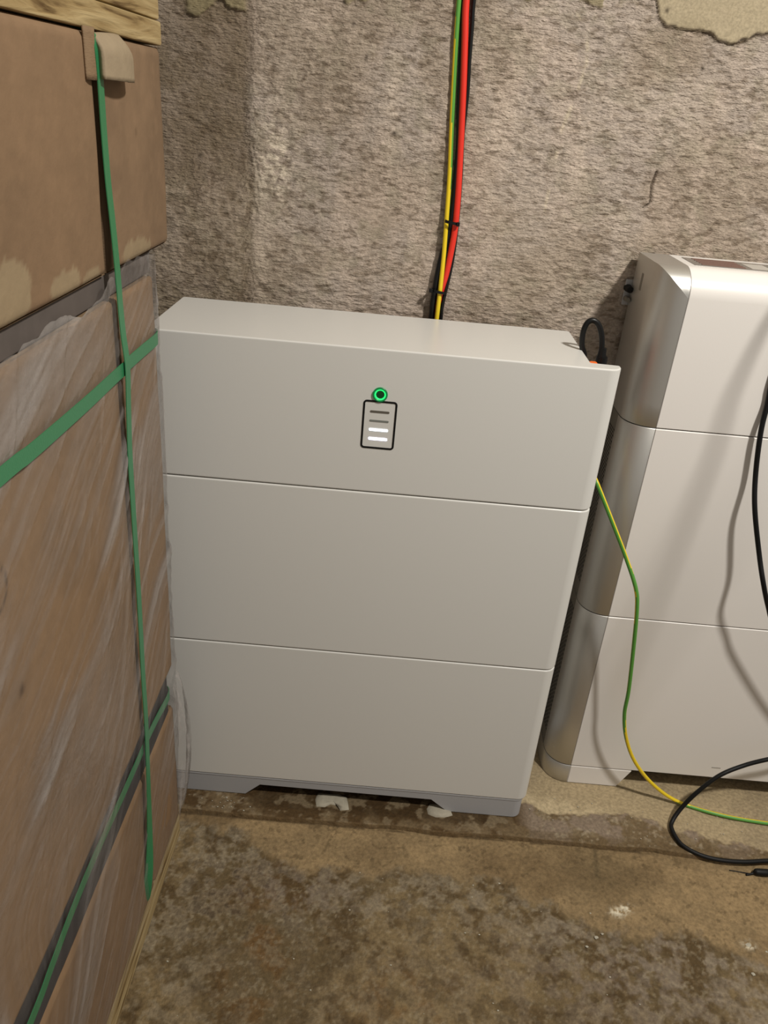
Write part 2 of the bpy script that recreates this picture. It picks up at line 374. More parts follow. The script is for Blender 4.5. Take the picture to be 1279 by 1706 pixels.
# ------------------------------------------------------------------ setting: floor and the raised strip along the wall
def build_floor():
    X = axis([(-1.9,-.72,.04),(-.72,.56,.0022),(.56,1.9,.04)])
    sh = lambda c: alb(c, EF)
    # lower floor
    Y = axis([(-2.6,-.58,.05),(-.58,-.02,.0022),(-.02,.02,.01)])
    x, y = np.meshgrid(X, Y, indexing='ij')
    fine = ss(-.74,-.70,x)*(1-ss(.54,.58,x))*ss(-.60,-.56,y)
    n1 = fbm(x,y,7,4,201); n2 = fbm(x,y,26,4,211); n3 = fbm(x,y,95,3,221); n4 = fbm(x,y,60,4,231); n5 = fbm(x,y,180,3,241)
    yb = np.interp(x,[-.62,-.50,-.40,-.20,-.05,.05,.15,.25,.36,.55],[-.070,-.088,-.150,-.125,-.135,-.18,-.205,-.20,-.245,-.27])
    d = y-(yb+.05*(n2-.5)+.02*(n4-.5))
    screed = ss(-.012,.010,d)
    h = .0030*(n1-.5)+.0012*(n2-.5)+.0014*(n4-.5)*(1-screed)+.0010*(n3-.5)*(1-screed)+.002*screed
    P = np.stack([x, y, FLZ+h*fine], -1)
    c = np.zeros(x.shape+(3,))+np.array(sh((100,84,58)))
    c = mixc(c, sh((124,106,76)), ss(.45,.65,n1))
    c = mixc(c, sh((82,64,38)), ss(.52,.68,n2)*.7)
    c = mixc(c, sh((124,86,42)), np.clip(blob(x,y,-.44,-.30,.05,.13)+blob(x,y,-.22,-.36,.06,.05),0,1)*ss(.42,.6,n2)*.35)
    # salt-like pale bloom, thick along the screed edge and at the left
    bloom = np.clip(np.exp(-((d+.045)/.05)**2)*.9+blob(x,y,-.60,-.26,.10,.22)*.85+blob(x,y,.34,-.33,.25,.12)*.7+.12, 0, 1)
    c = mixc(c, sh((158,146,124)), bloom*ss(.40,.66,n4*.75+n5*.25)*.62)
    c = mixc(c, sh((122,108,98)), np.clip(blob(x,y,.16,-.28,.22,.12)+blob(x,y,-.42,-.18,.12,.04),0,1)*ss(.36,.62,n4)*.5)
    c = mixc(c, sh((66,50,34)), np.clip(blob(x,y,-.50,-.20,.10,.08)+.25,0,1)*ss(.60,.68,n4)*.7)
    c = mixc(c, sh((150,138,114)), ss(.60,.76,n5)*.35*(1-screed))
    c = mixc(c, sh((136,120,94)), ss(.48,.68,n4*.4+fbm(x,y,130,3,261)*.6)*.5*ss(.35,.6,n2)); c = mixc(c, sh((66,50,28)), ss(.50,.70,fbm(x,y,48,5,271,.62))*.50*ss(.35,.6,n1+.1))
    sc = np.zeros_like(c)+np.array(sh((138,117,85)))
    sc = mixc(sc, sh((156,132,96)), ss(.45,.7,n2)*.6); sc = mixc(sc, sh((112,92,64)), ss(.50,.72,n1)*.75)
    sc = mixc(sc, sh((104,88,62)), blob(x,y,.13,-.10,.07,.06)*.6); sc = mixc(sc, sh((90,74,50)), ss(.70,.76,n3)*.5)
    sc = mixc(sc, sh((96,82,58)), np.exp(-((x-.12-.1*(y+.1))/.0045)**2)*ss(-.12,-.10,y)*.8)
    c = c*(1-screed[...,None])+sc*screed[...,None]
    c = mixc(c, sh((60,46,28)), np.exp(-((y+.046)/.0022)**2)*ss(.40,.55,n2)*.8)      # dirt in the joint
    for bx,by,r in ((.14,-.175,.012),(.157,-.165,.009),(.345,-.215,.010)):
        c = mixc(c, sh((214,204,180)), np.clip(blob(x,y,bx+.012*(n4-.5),by+.012*(n5-.5),r,r*.6)*1.3,0,1)*ss(.40,.5,n5))
    tag(grid('floor', X, Y, P, M['floor'], c), kind='structure')
    # raised strip on which both towers stand
    T = np.concatenate([np.linspace(0,1,7)[:-1]*.012, .012+axis([(0,.20,.0022),(.20,.31,.02)])])   # arc length: riser, then top
    X2 = X
    x, t = np.meshgrid(X2, T, indexing='ij')
    fine = ss(-.74,-.70,x)*(1-ss(.54,.58,x))
    ye = -.043+fine*.009*(fbm(x,x*0,14,4,301)-.5)-.006*ss(.15,.45,x)
    k = np.clip(t/.012,0,1)
    yy = ye-.0025*(1-k)+(t-.012)*(t > .012); zz = FLZ-.003+(abs(FLZ)+.003)*np.sin(k*math.pi/2)
    n1 = fbm(x,yy,9,4,311); n2 = fbm(x,yy,30,4,321); n3 = fbm(x,yy,110,3,331); n4 = fbm(x,yy,55,4,341)
    top = (k >= 1)
    zz = zz+fine*top*(.0012*(n2-.5)+.0014*(n4-.5)-.001)*ss(-.04,-.03,yy)
    P = np.stack([x, yy, zz], -1)
    c = np.zeros(x.shape+(3,))+np.array(sh((112,94,68)))
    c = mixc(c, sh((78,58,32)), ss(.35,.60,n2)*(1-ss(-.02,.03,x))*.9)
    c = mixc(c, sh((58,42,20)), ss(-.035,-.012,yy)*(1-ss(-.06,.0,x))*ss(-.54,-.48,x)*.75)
    c = mixc(c, sh((140,124,98)), ss(.56,.66,n4)*.5)
    lim = np.interp(x,[-.1,.0,.05,.12,.2,.3,.45],[.20,.035,.026,.020,.035,.0,-.022])+.03*(n2-.5)+.015*(n4-.5)
    pale = ss(-.003,.004,yy-lim)*ss(-.03,.02,x)
    grey = (1-pale)*ss(-.02,.02,x)
    c = mixc(c, sh((138,122,106)), grey*ss(.42,.60,n2)*.8); c = mixc(c, sh((100,82,56)), grey*ss(.0,1,1-ss(-.035,-.015,yy))*.6)
    c = mixc(c, sh((170,152,120)), pale*.95); c = mixc(c, sh((190,172,138)), pale*np.exp(-((yy-lim-.010)/.014)**2)*(1-ss(.12,.2,x))*.9)
    c = mixc(c, sh((146,130,104)), pale*ss(.5,.7,n1)*.6)
    c = mixc(c, sh((168,154,130)), ss(.62,.78,n3)*.45*(1-ss(-.54,-.50,x)+ss(.0,.05,x))*(1-pale))
    c = mixc(c, sh((112,92,64)), (k < .9)*.7)
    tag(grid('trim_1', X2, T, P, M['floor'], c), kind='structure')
build_floor()
ledge = bpy.data.objects['trim_1']
def mortar(cx, cy, pts, hgt, seed):
    r = random.Random(seed); n = len(pts)
    V = [(cx, cy, hgt)]; 
    for s, zf in ((.55,1.0),(.9,.7),(1.0,-.4)):
        for (a, b) in pts: V.append((cx+a*s, cy+b*s, hgt*zf+(r.random()-.5)*.0008))
    F = [(0, 1+i, 1+(i+1) % n) for i in range(n)]
    for k in range(2):
        for i in range(n): F.append((1+k*n+i, 1+(k+1)*n+i, 1+(k+1)*n+(i+1) % n, 1+k*n+(i+1) % n))
    o = obj('mortar_patch', V, F, M['mortar'], ledge, True); return o
mortar(-.357, .000, [(.026,.014),(.010,.020),(-.014,.018),(-.031,.019),(-.034,.004),(-.030,-.014),(-.014,-.013),(-.004,-.006),(.006,-.007),(.010,-.003),(.015,-.018),(.032,-.015),(.029,.0)], .0035, 1)
mortar(-.157, .000, [(.020,.012),(.0,.018),(-.020,.016),(-.025,.004),(-.022,-.008),(-.008,-.014),(.008,-.013),(.024,-.006),(.022,.002)], .0035, 2)

# ------------------------------------------------------------------ main battery tower
BZ, H, HT = .0452, .300, .2195
def tower_poly(dx=0.0):
    # front cover wider than the body behind it (plan view)
    pts = [(-.700,0.0),(0.0,0.0),(0.0,.0255),(-.0405,.0275),(-.0405,.205),(-.6615,.205),(-.6615,.0275),(-.700,.0255)]
    return round_poly(pts, [.020,.020,.004,.002,.006,.006,.002,.004], 8)
def build_tower():
    t = thing('battery_tower', (-.35,.10,0), 'light grey-white stacked battery tower with a green lit power button, centre of photo', 'battery')
    zs = [BZ, BZ+H, BZ+2*H, BZ+2*H+HT]
    mods = []
    for i, nm in enumerate(('battery_module','battery_module','control_module')):
        b = prism_bm(tower_poly(), zs[i]+.0006, zs[i+1]-.0006, .0030, 3)
        mods.append(from_bm(nm, b, M['white'], t, True, 25))
    for i in (1,2):
        b = prism_bm(round_poly([(-.694,.006),(-.006,.006),(-.006,.020),(-.046,.024),(-.046,.199),(-.656,.199),(-.656,.024),(-.694,.020)],[.016,.016,0,0,.004,.004,0,0],5), zs[i]-.003, zs[i]+.003)
        from_bm('joint_gasket', b, M['seam'], t, True, 25)
    # plinth with two feet: front profile extruded through the depth
    def foot_profile(y0, y1, nm, x0, x1, inset):
        prof = [(x0,0),(-.521,0),(-.494,.0262),(-.176,.0262),(-.144,0),(x1,0),(x1,BZ-.0045),(x0,BZ-.0045)]
        V = []; F = []
        for (a, c) in prof: V.append((a, y0, c))
        for (a, c) in prof: V.append((a, y1, c))
        n = len(prof); F.append(tuple(range(n))); F.append(tuple(range(2*n-1, n-1, -1)))
        for i in range(n): F.append((i, (i+1) % n, n+(i+1) % n, n+i))
        bm = bmesh.new(); vs = [bm.verts.new(v) for v in V]
        for f in F: bm.faces.new([vs[k] for k in f])
        ed = [e for e in bm.edges if abs(e.verts[0].co.x-e.verts[1].co.x) < 1e-6 and abs(e.verts[0].co.y-e.verts[1].co.y) < 1e-6 and e.verts[0].co.y < y0+1e-4]
        bmesh.ops.recalc_face_normals(bm, faces=bm.faces)
        bmesh.ops.bevel(bm, geom=ed, offset=.017, segments=6, profile=.5, affect='EDGES')
        bmesh.ops.bevel(bm, geom=[e for e in bm.edges if e.is_manifold and e.calc_face_angle(0) > .9], offset=.0012, segments=2, profile=.5, affect='EDGES')
        return from_bm(nm, bm, M['base_grey'], t, True, 35)
    foot_profile(.0015, .200, 'plinth', -.697, -.006, 0)
    b = prism_bm(round_poly([(-.6985,.0008),(-.004,.0008),(-.004,.024),(-.6985,.024)],[.018,.018,.003,.003],6), BZ-.0040, BZ-.0002, .0008, 2)
    from_bm('plinth_rim', b, M['base_grey'], t, True, 30)
    ctl = mods[2]
    # power button
    cx, cz = -.3312, .7992
    def ring(nm, r0, r1, y0, y1, m, seg=40):
        V = []; F = []
        for k in range(seg):
            a = 2*math.pi*k/seg; ca, sa = math.cos(a), math.sin(a)
            for (r, y) in ((r0,y0),(r1,y1),((r0+r1)/2, y1-.0006 if r0 > 0 else y1)): pass
            V += [(cx+r0*ca, y0, cz+r0*sa), (cx+r0*ca, y1, cz+r0*sa), (cx+r1*ca, y1, cz+r1*sa), (cx+r1*ca, y0, cz+r1*sa)]
        for k in range(seg):
            a = k*4; b2 = ((k+1) % seg)*4
            for q in range(3): F.append((a+q, a+q+1, b2+q+1, b2+q))
        return obj(nm, V, F, m, ctl, True)
    ring('button_bezel', .0082, .0106, .0005, -.0022, mat('green_lit_bezel', (.01,.10,.035), .35, emit=(0,.30,.07), estr=.35))
    ring('button_ring', .0060, .0083, .0005, -.0016, M['led_green'])
    V = [(cx, -.0009, cz)]+[(cx+.0061*math.cos(a*math.pi/12), -.0006, cz+.0061*math.sin(a*math.pi/12)) for a in range(24)]
    obj('button_cap', V, [(0, 1+(k+1) % 24, 1+k) for k in range(24)], M['led_dark'], ctl, True)
    # printed frame round the indicator bars
    def frame(nm, x0, x1, z0, z1, w, r, m, y=-.0006):
        o_ = round_poly([(x0,z0),(x1,z0),(x1,z1),(x0,z1)], [r]*4, 6); i_ = round_poly([(x0+w,z0+w),(x1-w,z0+w),(x1-w,z1-w),(x0+w,z1-w)], [r-w]*4, 6)
        n = len(o_); V = [(p.x, y, p.y) for p in o_]+[(p.x, y, p.y) for p in i_]+[(p.x, .001, p.y) for p in o_]+[(p.x, .001, p.y) for p in i_]
        F = []
        for k in range(n):
            j = (k+1) % n; F += [(k, j, n+j, n+k), (2*n+k, 2*n+j, j, k), (n+k, n+j, 3*n+j, 3*n+k)]
        return obj(nm, V, F, m, ctl)
    frame('indicator_frame', -.3540, -.3055, .7165, .7900, .0027, .0052, M['black'])
    def bar(z, m, w=.0138, hh=.0016, lab=None):
        p = round_poly([(-.3298-w,z-hh),(-.3298+w,z-hh),(-.3298+w,z+hh),(-.3298-w,z+hh)],[hh*.9]*4,3); n = len(p)
        V = [(q.x, -.0005, q.y) for q in p]+[(q.x, .001, q.y) for q in p]
        F = [tuple(range(n))]+[(k, n+k, n+(k+1) % n, (k+1) % n) for k in range(n)]
        o = obj('indicator_bar', V, F, m, ctl)
        if lab: o['label'] = lab
    bar(.7732, M['led_off'], lab='unlit dark brown indicator bar'); bar(.7594, M['led_off2'], hh=.0014, lab='faintly lit grey indicator bar')
    bar(.7457, M['led_on'], hh=.0020, lab='brightly lit white indicator bar'); bar(.7318, M['led_on2'], hh=.0021, lab='brightly lit bluish indicator bar')
    # little dark screw dimple on the top plate
    V = [(-.674+.0016*math.cos(k*math.pi/4), .045+.0016*math.sin(k*math.pi/4), zs[3]-.0004) for k in range(8)]
    # battery lead at the right shoulder
    c = thing('lead_loop', (-.005,.092,.80), 'short looped black lead with plug at right shoulder of centre tower', 'cable')
    tube('lead', [(-.0120,.092,.830),(-.0125,.092,.862),(-.0165,.092,.886),(-.0248,.092,.903),(-.0345,.092,.9085),(-.0420,.092,.9030),(-.0448,.092,.888),(-.0425,.092,.870),(-.0365,.094,.857),(-.0335,.096,.835),(-.033,.10,.78),(-.033,.11,.70)], .0041, M['black'], c)
    b = bmesh.new(); bmesh.ops.create_cone(b, cap_ends=True, segments=20, radius1=.0092, radius2=.0085, depth=.036)
    bmesh.ops.bevel(b, geom=b.edges[:], offset=.0012, segments=2, affect='EDGES')
    bmesh.ops.translate(b, verts=b.verts, vec=(-.0100,.092,.840)); from_bm('plug', b, M['black'], c, True, 40)
    b = bmesh.new(); bmesh.ops.create_cone(b, cap_ends=True, segments=20, radius1=.0068, radius2=.0052, depth=.014)
    bmesh.ops.translate(b, verts=b.verts, vec=(-.0112,.092,.863)); from_bm('strain_relief', b, M['black'], c, True, 40)
    c2 = thing('orange_connector', (-.022,.075,.80), 'small orange connector beside black plug at right shoulder of centre tower', 'connector')
    b = box_bm(-.0350,-.0225,.052,.068,.800,.8560,.003,2); from_bm('housing', b, M['orange'], c2)
    tube('tail', [(-.0275,.058,.792),(-.0275,.058,.76),(-.026,.060,.70),(-.025,.062,.64)], .0042, M['orange'], c2)
build_tower()

# ------------------------------------------------------------------ silver and white tower on the right
XS, XF, YF, YB = .052, .0975, .1016, .238
XR = .72
def side_profile(z0, z1, rtop=0.0, bev=.0012):
    """list of (y_front, z) from bottom to top, rtop rounds the front top edge"""
    pr = [(YF+bev, z0), (YF, z0+bev)]
    if rtop:
        pr += [(YF, z1-rtop-.02)]
        for k in range(13):
            a = math.pi/2*k/12; pr.append((YF+rtop*(1-math.cos(a)), z1-rtop+rtop*math.sin(a)))
    else: pr += [(YF, z1-bev), (YF+bev, z1)]
    return pr
def white_front(nm, z0, z1, parent, rtop=0.0, yb=YB, xr=XR, x0=XF+.0006):
    pr = side_profile(z0, z1, rtop)+[(yb, z1), (yb, z0)]
    n = len(pr); bv = .0008
    rings = [(x0, bv), (x0+bv, 0), (xr-bv, 0), (xr, bv)]
    V = []; 
    for (x, ins) in rings:
        for (y, z) in pr: V.append((x, y+ins*(1 if y < yb-1e-6 else -1), z))
    F = [tuple(range(n))[::-1], tuple(3*n+k for k in range(n))]
    for r in range(3):
        for k in range(n): F.append((r*n+k, r*n+(k+1) % n, (r+1)*n+(k+1) % n, (r+1)*n+k))
    bm = bmesh.new(); vs = [bm.verts.new(v) for v in V]
    for f in F: bm.faces.new([vs[k] for k in f])
    return from_bm(nm, bm, M['white2'], parent, True, 30)
def silver_corner(nm, z0, z1, parent, rtop=0.0, yside=.156, m=None):
    R = XF-XS; cols = [(XS, yside)]
    for k in range(1 if abs(yside-(YF+R)) < 1e-6 else 0, 17):
        a = math.pi/2*k/16; cols.append((XS+R*(1-math.cos(a)), YF+R*(1-math.sin(a))))
    if rtop and yside > YF+R+.02: cols[1:1] = [(XS, yside+(YF+R-yside)*k/6) for k in range(1,6)]
    V = []; F = []; b = .0010
    def grid_part(rows):
        o = len(V); n = len(rows[0])
        for r_ in rows: V.extend(r_)
        for i in range(len(rows)-1):
            for k in range(n-1): F.append((o+i*n+k, o+(i+1)*n+k, o+(i+1)*n+k+1, o+i*n+k+1))
    rows = []; tops = []
    for (x, yc) in cols:
        t = min(1.0, max(0.0, (yc-YF)/rtop)) if rtop else 0
        a0 = math.acos(1-t) if rtop else 0
        zt = z1-rtop+rtop*math.sin(a0) if rtop else z1
        if rtop: rows.append([(x,yc+b,z0),(x,yc,z0+b)]+[(x,yc,z0+b+(zt-z0-b)*k/6) for k in range(1,7)])
        else: rows.append([(x,yc+b,z0),(x,yc,z0+b),(x,yc,(z0+z1)/2),(x,yc,z1-b),(x,yc+b,z1)])
        if rtop:
            up = [(x, max(yc, YF+rtop*(1-math.cos(a0+(math.pi/2-a0)*k/14))), z1-rtop+rtop*math.sin(a0+(math.pi/2-a0)*k/14)) for k in range(15)]
            yl = max(yc, YF+rtop)
            up += [(x, yl+(YB-yl)*k/3, z1) for k in range(1,4)]; tops.append(up)
    grid_part(rows)
    if rtop: grid_part(tops)
    def cap(z, flip):
        o = len(V); V.extend([(x, yc+b, z) for (x, yc) in cols]+[(XF, YB, z), (XS, YB, z)])
        f = tuple(range(o, len(V))); F.append(f[::-1] if flip else f)
    cap(z0, True)
    if not rtop: cap(z1, False)
    o = len(V); V.extend([(XS,YB,z0),(XF,YB,z0),(XF,YB,z1),(XS,YB,z1)]); F.append((o,o+1,o+2,o+3))
    return obj(nm, V, F, m or M['silver'], parent, True)
def build_right():
    t = thing('battery_cabinet', (.38,.17,0), 'white battery cabinet with silver rounded corner, right edge of photo', 'battery')
    Z = [.0445, .3965, .7495, .9890]
    for i in range(3):
        top = (i == 2); z0 = Z[i]+.0008; z1 = Z[i+1]-(.0 if top else .0008)
        white_front('front_panel', z0, z1, t, .040 if top else 0)
        s = silver_corner('silver_corner', z0, z1, t, .040 if top else 0, yside=YB if top else .156)
        s['label'] = 'silver rounded corner column'
        if not top:
            g = box('side_grille', XS+.0015, XS+.03, .158, YB-.001, z0, z1, M['darkgrill'], t, .001)
            bm = bmesh.new()                                          # rows of small slots, in two fields per module
            nz = int((z1-z0-.05)/.0052)
            for a in range(nz):
                for b2 in range(7):
                    y = .166+b2*.0095+(.0045 if a % 2 else 0); z = z0+.03+a*.0052
                    if (y > .2) == (z < (z0+z1)/2): pass
                    bx = XS+.0012
                    vs = [bm.verts.new(v) for v in ((bx,y-.0033,z-.0014),(bx,y+.0033,z-.0014),(bx,y+.0033,z+.0014),(bx,y-.0033,z+.0014))]
                    bm.faces.new(vs)
                    vs2 = [bm.verts.new(v) for v in ((bx+.0006,y-.0033,z-.0014),(bx+.0006,y+.0033,z-.0014),(bx+.0006,y+.0033,z+.0014),(bx+.0006,y-.0033,z+.0014))]
                    for q in range(4): bm.faces.new((vs[q],vs[(q+1)%4],vs2[(q+1)%4],vs2[q]))
            o = from_bm('grille_slots', bm, M['hole'], t, False); o['kind'] = 'stuff'
    for z in Z[1:3]:
        b = prism_bm(round_poly([(XS+.003,YF+.003),(XR-.003,YF+.003),(XR-.003,YB-.003),(XS+.003,YB-.003)],[.042,.02,.002,.002],8), z-.003, z+.003)
        from_bm('joint_gasket', b, M['seam'], t, True, 25)
    # base: silver quarter round and white foot with a slanted end
    s = silver_corner('silver_base_corner', 0.0, Z[0]-.0008, t, 0, yside=YB); s['label'] = 'silver rounded corner of the base'
    for (xa, xb, xc) in ((XF+.0006, .196, .2185), (XR, .622, .600)):
        V = []
        for y in (YF, YB): V += [(xa,y,0),(xb,y,0),(xc,y,Z[0]-.0008),(xa,y,Z[0]-.0008)]
        F = [(0,1,2,3),(7,6,5,4),(0,4,5,1),(1,5,6,2),(2,6,7,3),(3,7,4,0)]
        bm = bmesh.new(); vs = [bm.verts.new(v) for v in V]
        for f in F: bm.faces.new([vs[k] for k in f])
        bmesh.ops.recalc_face_normals(bm, faces=bm.faces)
        bmesh.ops.bevel(bm, geom=bm.edges[:], offset=.0012, segments=2, affect='EDGES')
        from_bm('foot', bm, M['white2'], t, True, 30)
    box('base_frame', .22, .60, .135, YB, .025, .0436, M['seam'], t)
    # carry slot and recessed vent strip in the top
    b = box_bm(XS-.0004, XS+.004, .186, .1985, .938, .9655, .0018, 2); from_bm('carry_slot', b, M['darkgrill'], t)
    v = box('top_vent', .112, .70, .150, .218, .9886, .9897, mat('smoked_vent_strip', (.20,.185,.17), .22), t, .0004)
    for k in range(5):  # thin reddish strips painting a red reflection on the top
        box('reflection_strip', .125, .1905, .158+k*.012, .1625+k*.012, .9892, .9903, mat('reddish_reflection', (.20,.10,.075), .5) if k == 0 else bpy.data.materials['reddish_reflection'], v)
    for xa, xb in ((.200,.232),(.240,.262),(.30,.36)):
        box('vent_label', xa, xb, .158, .205, .9892, .9899, mat('pale_label', (.50,.47,.42), .5), v)
    b = box_bm(.368-.0005,.385,YF-.0004,YF+.001,.0705,.0716); from_bm('printed_mark', b, M['darkgrill'], t)
    # wall fixing at the back
    f = thing('wall_fixing', (.045,.24,.922), 'small dark wall fixing bolt behind silver top corner of right cabinet', 'bolt')
    for z, r in ((.932,.0062),(.916,.0045)):
        b = bmesh.new(); bmesh.ops.create_cone(b, cap_ends=True, segments=18, radius1=r, radius2=r*.8, depth=.02)
        bmesh.ops.rotate(b, verts=b.verts, matrix=Matrix.Rotation(math.pi/2, 3, 'X')); bmesh.ops.translate(b, verts=b.verts, vec=(.0475,.236,z))
        from_bm('bolt_head', b, M['black_matte'] if r > .005 else M['darkgrill'], f, True, 40)
    b = box_bm(.043,.058,.243,.2475,.905,.945,.001); from_bm('bracket_plate', b, M['base_grey'], f)
build_right()

# ------------------------------------------------------------------ cables on the wall
def wall_cables():
    dn = lambda p, e: p+e
    c = thing('earth_cable', (-.253,.236,.80), 'yellow and green striped earth cable hanging in front of the red cable', 'cable')
    tube('sheath', [(-.2728,.2460,2.38),(-.2728,.2460,1.98),(-.2728,.2460,1.68),(-.2728,.2460,1.50),(-.2715,.2460,1.38),(-.2700,.2460,1.2930),(-.2675,.2460,1.2340),(-.2620,.2455,1.1460),(-.2570,.244,1.0790),(-.2544,.2415,1.0200),(-.2525,.2385,.9630),(-.2522,.2345,.9095),(-.2527,.231,.8575),(-.253,.230,.80),(-.253,.230,.70)], .0036, [M['yellow'], M['green']], c, 14, 10, True, lambda s: float(np.interp((14*s-3)/11,[0,.18,.25,.42,.52],[-.5,-.42,-.30,-.22,-.05])))
    c = thing('red_cable', (-.25,.242,.80), 'thick bright red cable running down the wall', 'cable')
    tube('sheath', [(-.262,.2440,2.38),(-.262,.2440,1.98),(-.262,.2440,1.68),(-.262,.2440,1.50),(-.2612,.2440,1.38),(-.2602,.2440,1.3001),(-.2561,.2440,1.2528),(-.2496,.2440,1.179),(-.24409,.2440,1.0998),(-.2406,.242,1.0449),(-.2395,.241,1.001),(-.2412,.240,.9682),(-.2449,.240,.9317),(-.2500,.241,.9001),(-.253,.241,.86),(-.254,.241,.78)], .0049, M['red'], c)
    c = thing('black_cable', (-.2456,.243,.80), 'thin black cable right of the red cable on the wall', 'cable')
    tube('sheath', [(-.248,.246,2.38),(-.248,.246,1.98),(-.248,.246,1.68),(-.248,.246,1.50),(-.249,.246,1.38),(-.2495,.246,1.301),(-.248,.246,1.2703),(-.2464,.246,1.2294),(-.2440,.246,1.1919),(-.2436,.246,1.1637),(-.2432,.2465,1.1268),(-.239,.2465,1.0688),(-.2365,.2465,1.0081),(-.2368,.246,.9656),(-.239,.245,.932),(-.2433,.240,.9002),(-.2460,.238,.8748),(-.2456,.238,.8552),(-.245,.238,.78)], .0030, M['black'], c)
    c = thing('black_cable', (-.26,.243,.80), 'thick black cable behind the striped cable, left of the bundle', 'cable')
    tube('sheath', [(-.266,.2470,2.38),(-.266,.2470,1.98),(-.266,.2470,1.68),(-.266,.2470,1.50),(-.265,.2470,1.38),(-.2640,.2470,1.2998),(-.259,.2470,1.2272),(-.2545,.2460,1.166),(-.2496,.2450,1.1213),(-.2475,.244,1.0715),(-.2465,.2435,1.0207),(-.2492,.243,.9856),(-.2548,.242,.9578),(-.2588,.241,.9238),(-.2610,.240,.8862),(-.2608,.239,.8539),(-.260,.239,.78)], [(0,.0028),(.50,.0030),(.61,.0040),(.76,.0048),(1,.0048)], M['black'], c)
    def tie(zc, x0, x1, y0, y1, label, lug):
        t = thing('cable_tie', ((x0+x1)/2, (y0+y1)/2, zc), label, 'cable tie')
        pts = round_poly([(x0,y0),(x1,y0),(x1,y1),(x0,y1)], [min((x1-x0),(y1-y0))*.45]*4, 5); n = len(pts)
        V = []; 
        for (o_, z) in ((1.0,-.0022),(1.0,.0022),(.90,.0022),(.90,-.0022)):
            for p in pts: V.append((((x0+x1)/2)+(p.x-(x0+x1)/2)*o_, ((y0+y1)/2)+(p.y-(y0+y1)/2)*o_, zc+z+(p.x-(x0+x1)/2)*-.12))
        F = [(r*n+k, r*n+(k+1) % n, ((r+1) % 4)*n+(k+1) % n, ((r+1) % 4)*n+k) for r in range(4) for k in range(n)]
        obj('band', V, F, M['black_matte'], t)
        b = box_bm(*lug, .0006, 1); from_bm('lock_head', b, M['black_matte'], t)
    tie(1.0075, -.2565,-.2335, .2300,.2495, 'black cable tie halfway down the wall cable bundle', (-.2385,-.2335,.2285,.2325,1.0035,1.0095))
    tie(.9015, -.2660,-.2412, .2270,.2475, 'black cable tie just above the top of the centre tower', (-.2700,-.2640,.2290,.2340,.8995,.9055))
wall_cables()

# ------------------------------------------------------------------ loose cables on the right
def loose():
    c = thing('earth_wire', (.10,.05,.0), 'loose green and yellow wire from behind centre tower down to floor', 'cable')
    tube('sheath', [(-.020,.110,.725),(.000,.085,.695),(.0114,.070,.6722),(.0185,.060,.660),(.0491,.050,.6068),(.0829,.045,.5472),(.1085,.040,.4961),(.1194,.040,.4570),(.1334,.045,.3741),(.1472,.050,.2803),(.1537,.055,.2217),(.1713,.060,.162),(.2029,.065,.1012),(.252,.070,.0440),(.3105,.0690,.0060),(.3848,.047,.0042),(.4722,.0363,.0042),(.60,.030,.0042),(.9,.05,.0042)], .0034, [M['yellow'], M['green']], c, 14, 10, True,
         lambda s: float(np.interp(s,[0,.28,.34,.40,.50,.56,.61,.70,.76,.80,1],[.62,.62,.98,.90,.83,.70,.45,.33,.45,.80,.85])))
    c = thing('black_lead', (.30,-.05,0), 'long black cable hanging in front of right cabinet and looping onto the floor', 'cable')
    tube('sheath', [(.80,-.03,1.42),(.55,-.01,1.30),(.37,.03,1.16),(.285,.07,1.03),(.2545,.0935,.93),(.2498,.0965,.88),(.2500,.0965,.837),(.2528,.096,.809),(.2532,.090,.7635),(.2640,.086,.694),(.2734,.072,.640),(.2985,.062,.566),(.3104,.045,.5254),(.3316,.045,.481),(.3546,.045,.4414),(.42,.045,.36),(.49,.05,.27),(.52,.06,.20),(.49,.062,.160),(.4401,.060,.1414),(.402,.060,.1219),(.3584,.050,.1020),(.3250,.042,.066),(.3000,.034,.028),(.2825,.018,.0070),(.2775,.000,.0050),(.2856,-.030,.0035),(.313,-.049,.0020),(.3494,-.0565,.0010),(.3932,-.0559,.0010),(.438,-.050,.002),(.50,-.045,.004),(.62,-.03,.0045),(.9,0,.0045),(1.3,.02,.0045),(1.8,.03,.0045)], .0040, M['black_matte'], c, 12, 10)
    tube('sheath', [(.55,.02,1.30),(.38,.02,1.20),(.290,-.01,1.13),(.290,-.088,1.102),(.307,-.131,1.072),(.328,-.209,1.058),(.354,-.295,1.088),(.378,-.372,1.161),(.42,-.45,1.30),(.5,-.5,1.6)], .0045, M['black_matte'], c, 12, 10)
    c = thing('cable_end', (.43,-.075,FLZ), 'small black cable end lying on the floor at right edge', 'cable')
    tube('body', [(.392,-.076,-.0085),(.404,-.073,-.0070),(.410,-.072,-.0035),(.425,-.072,-.003),(.46,-.070,-.003),(.50,-.068,-.003)], [(0,.0016),(.3,.0025),(.4,.006),(.62,.0065),(.75,.004),(1,.004)], M['black_matte'], c)
    tube('wire_tail', [(.400,-.074,-.007),(.385,-.070,-.0095),(.365,-.068,-.0098)], .0010, M['black_matte'], c)
loose()

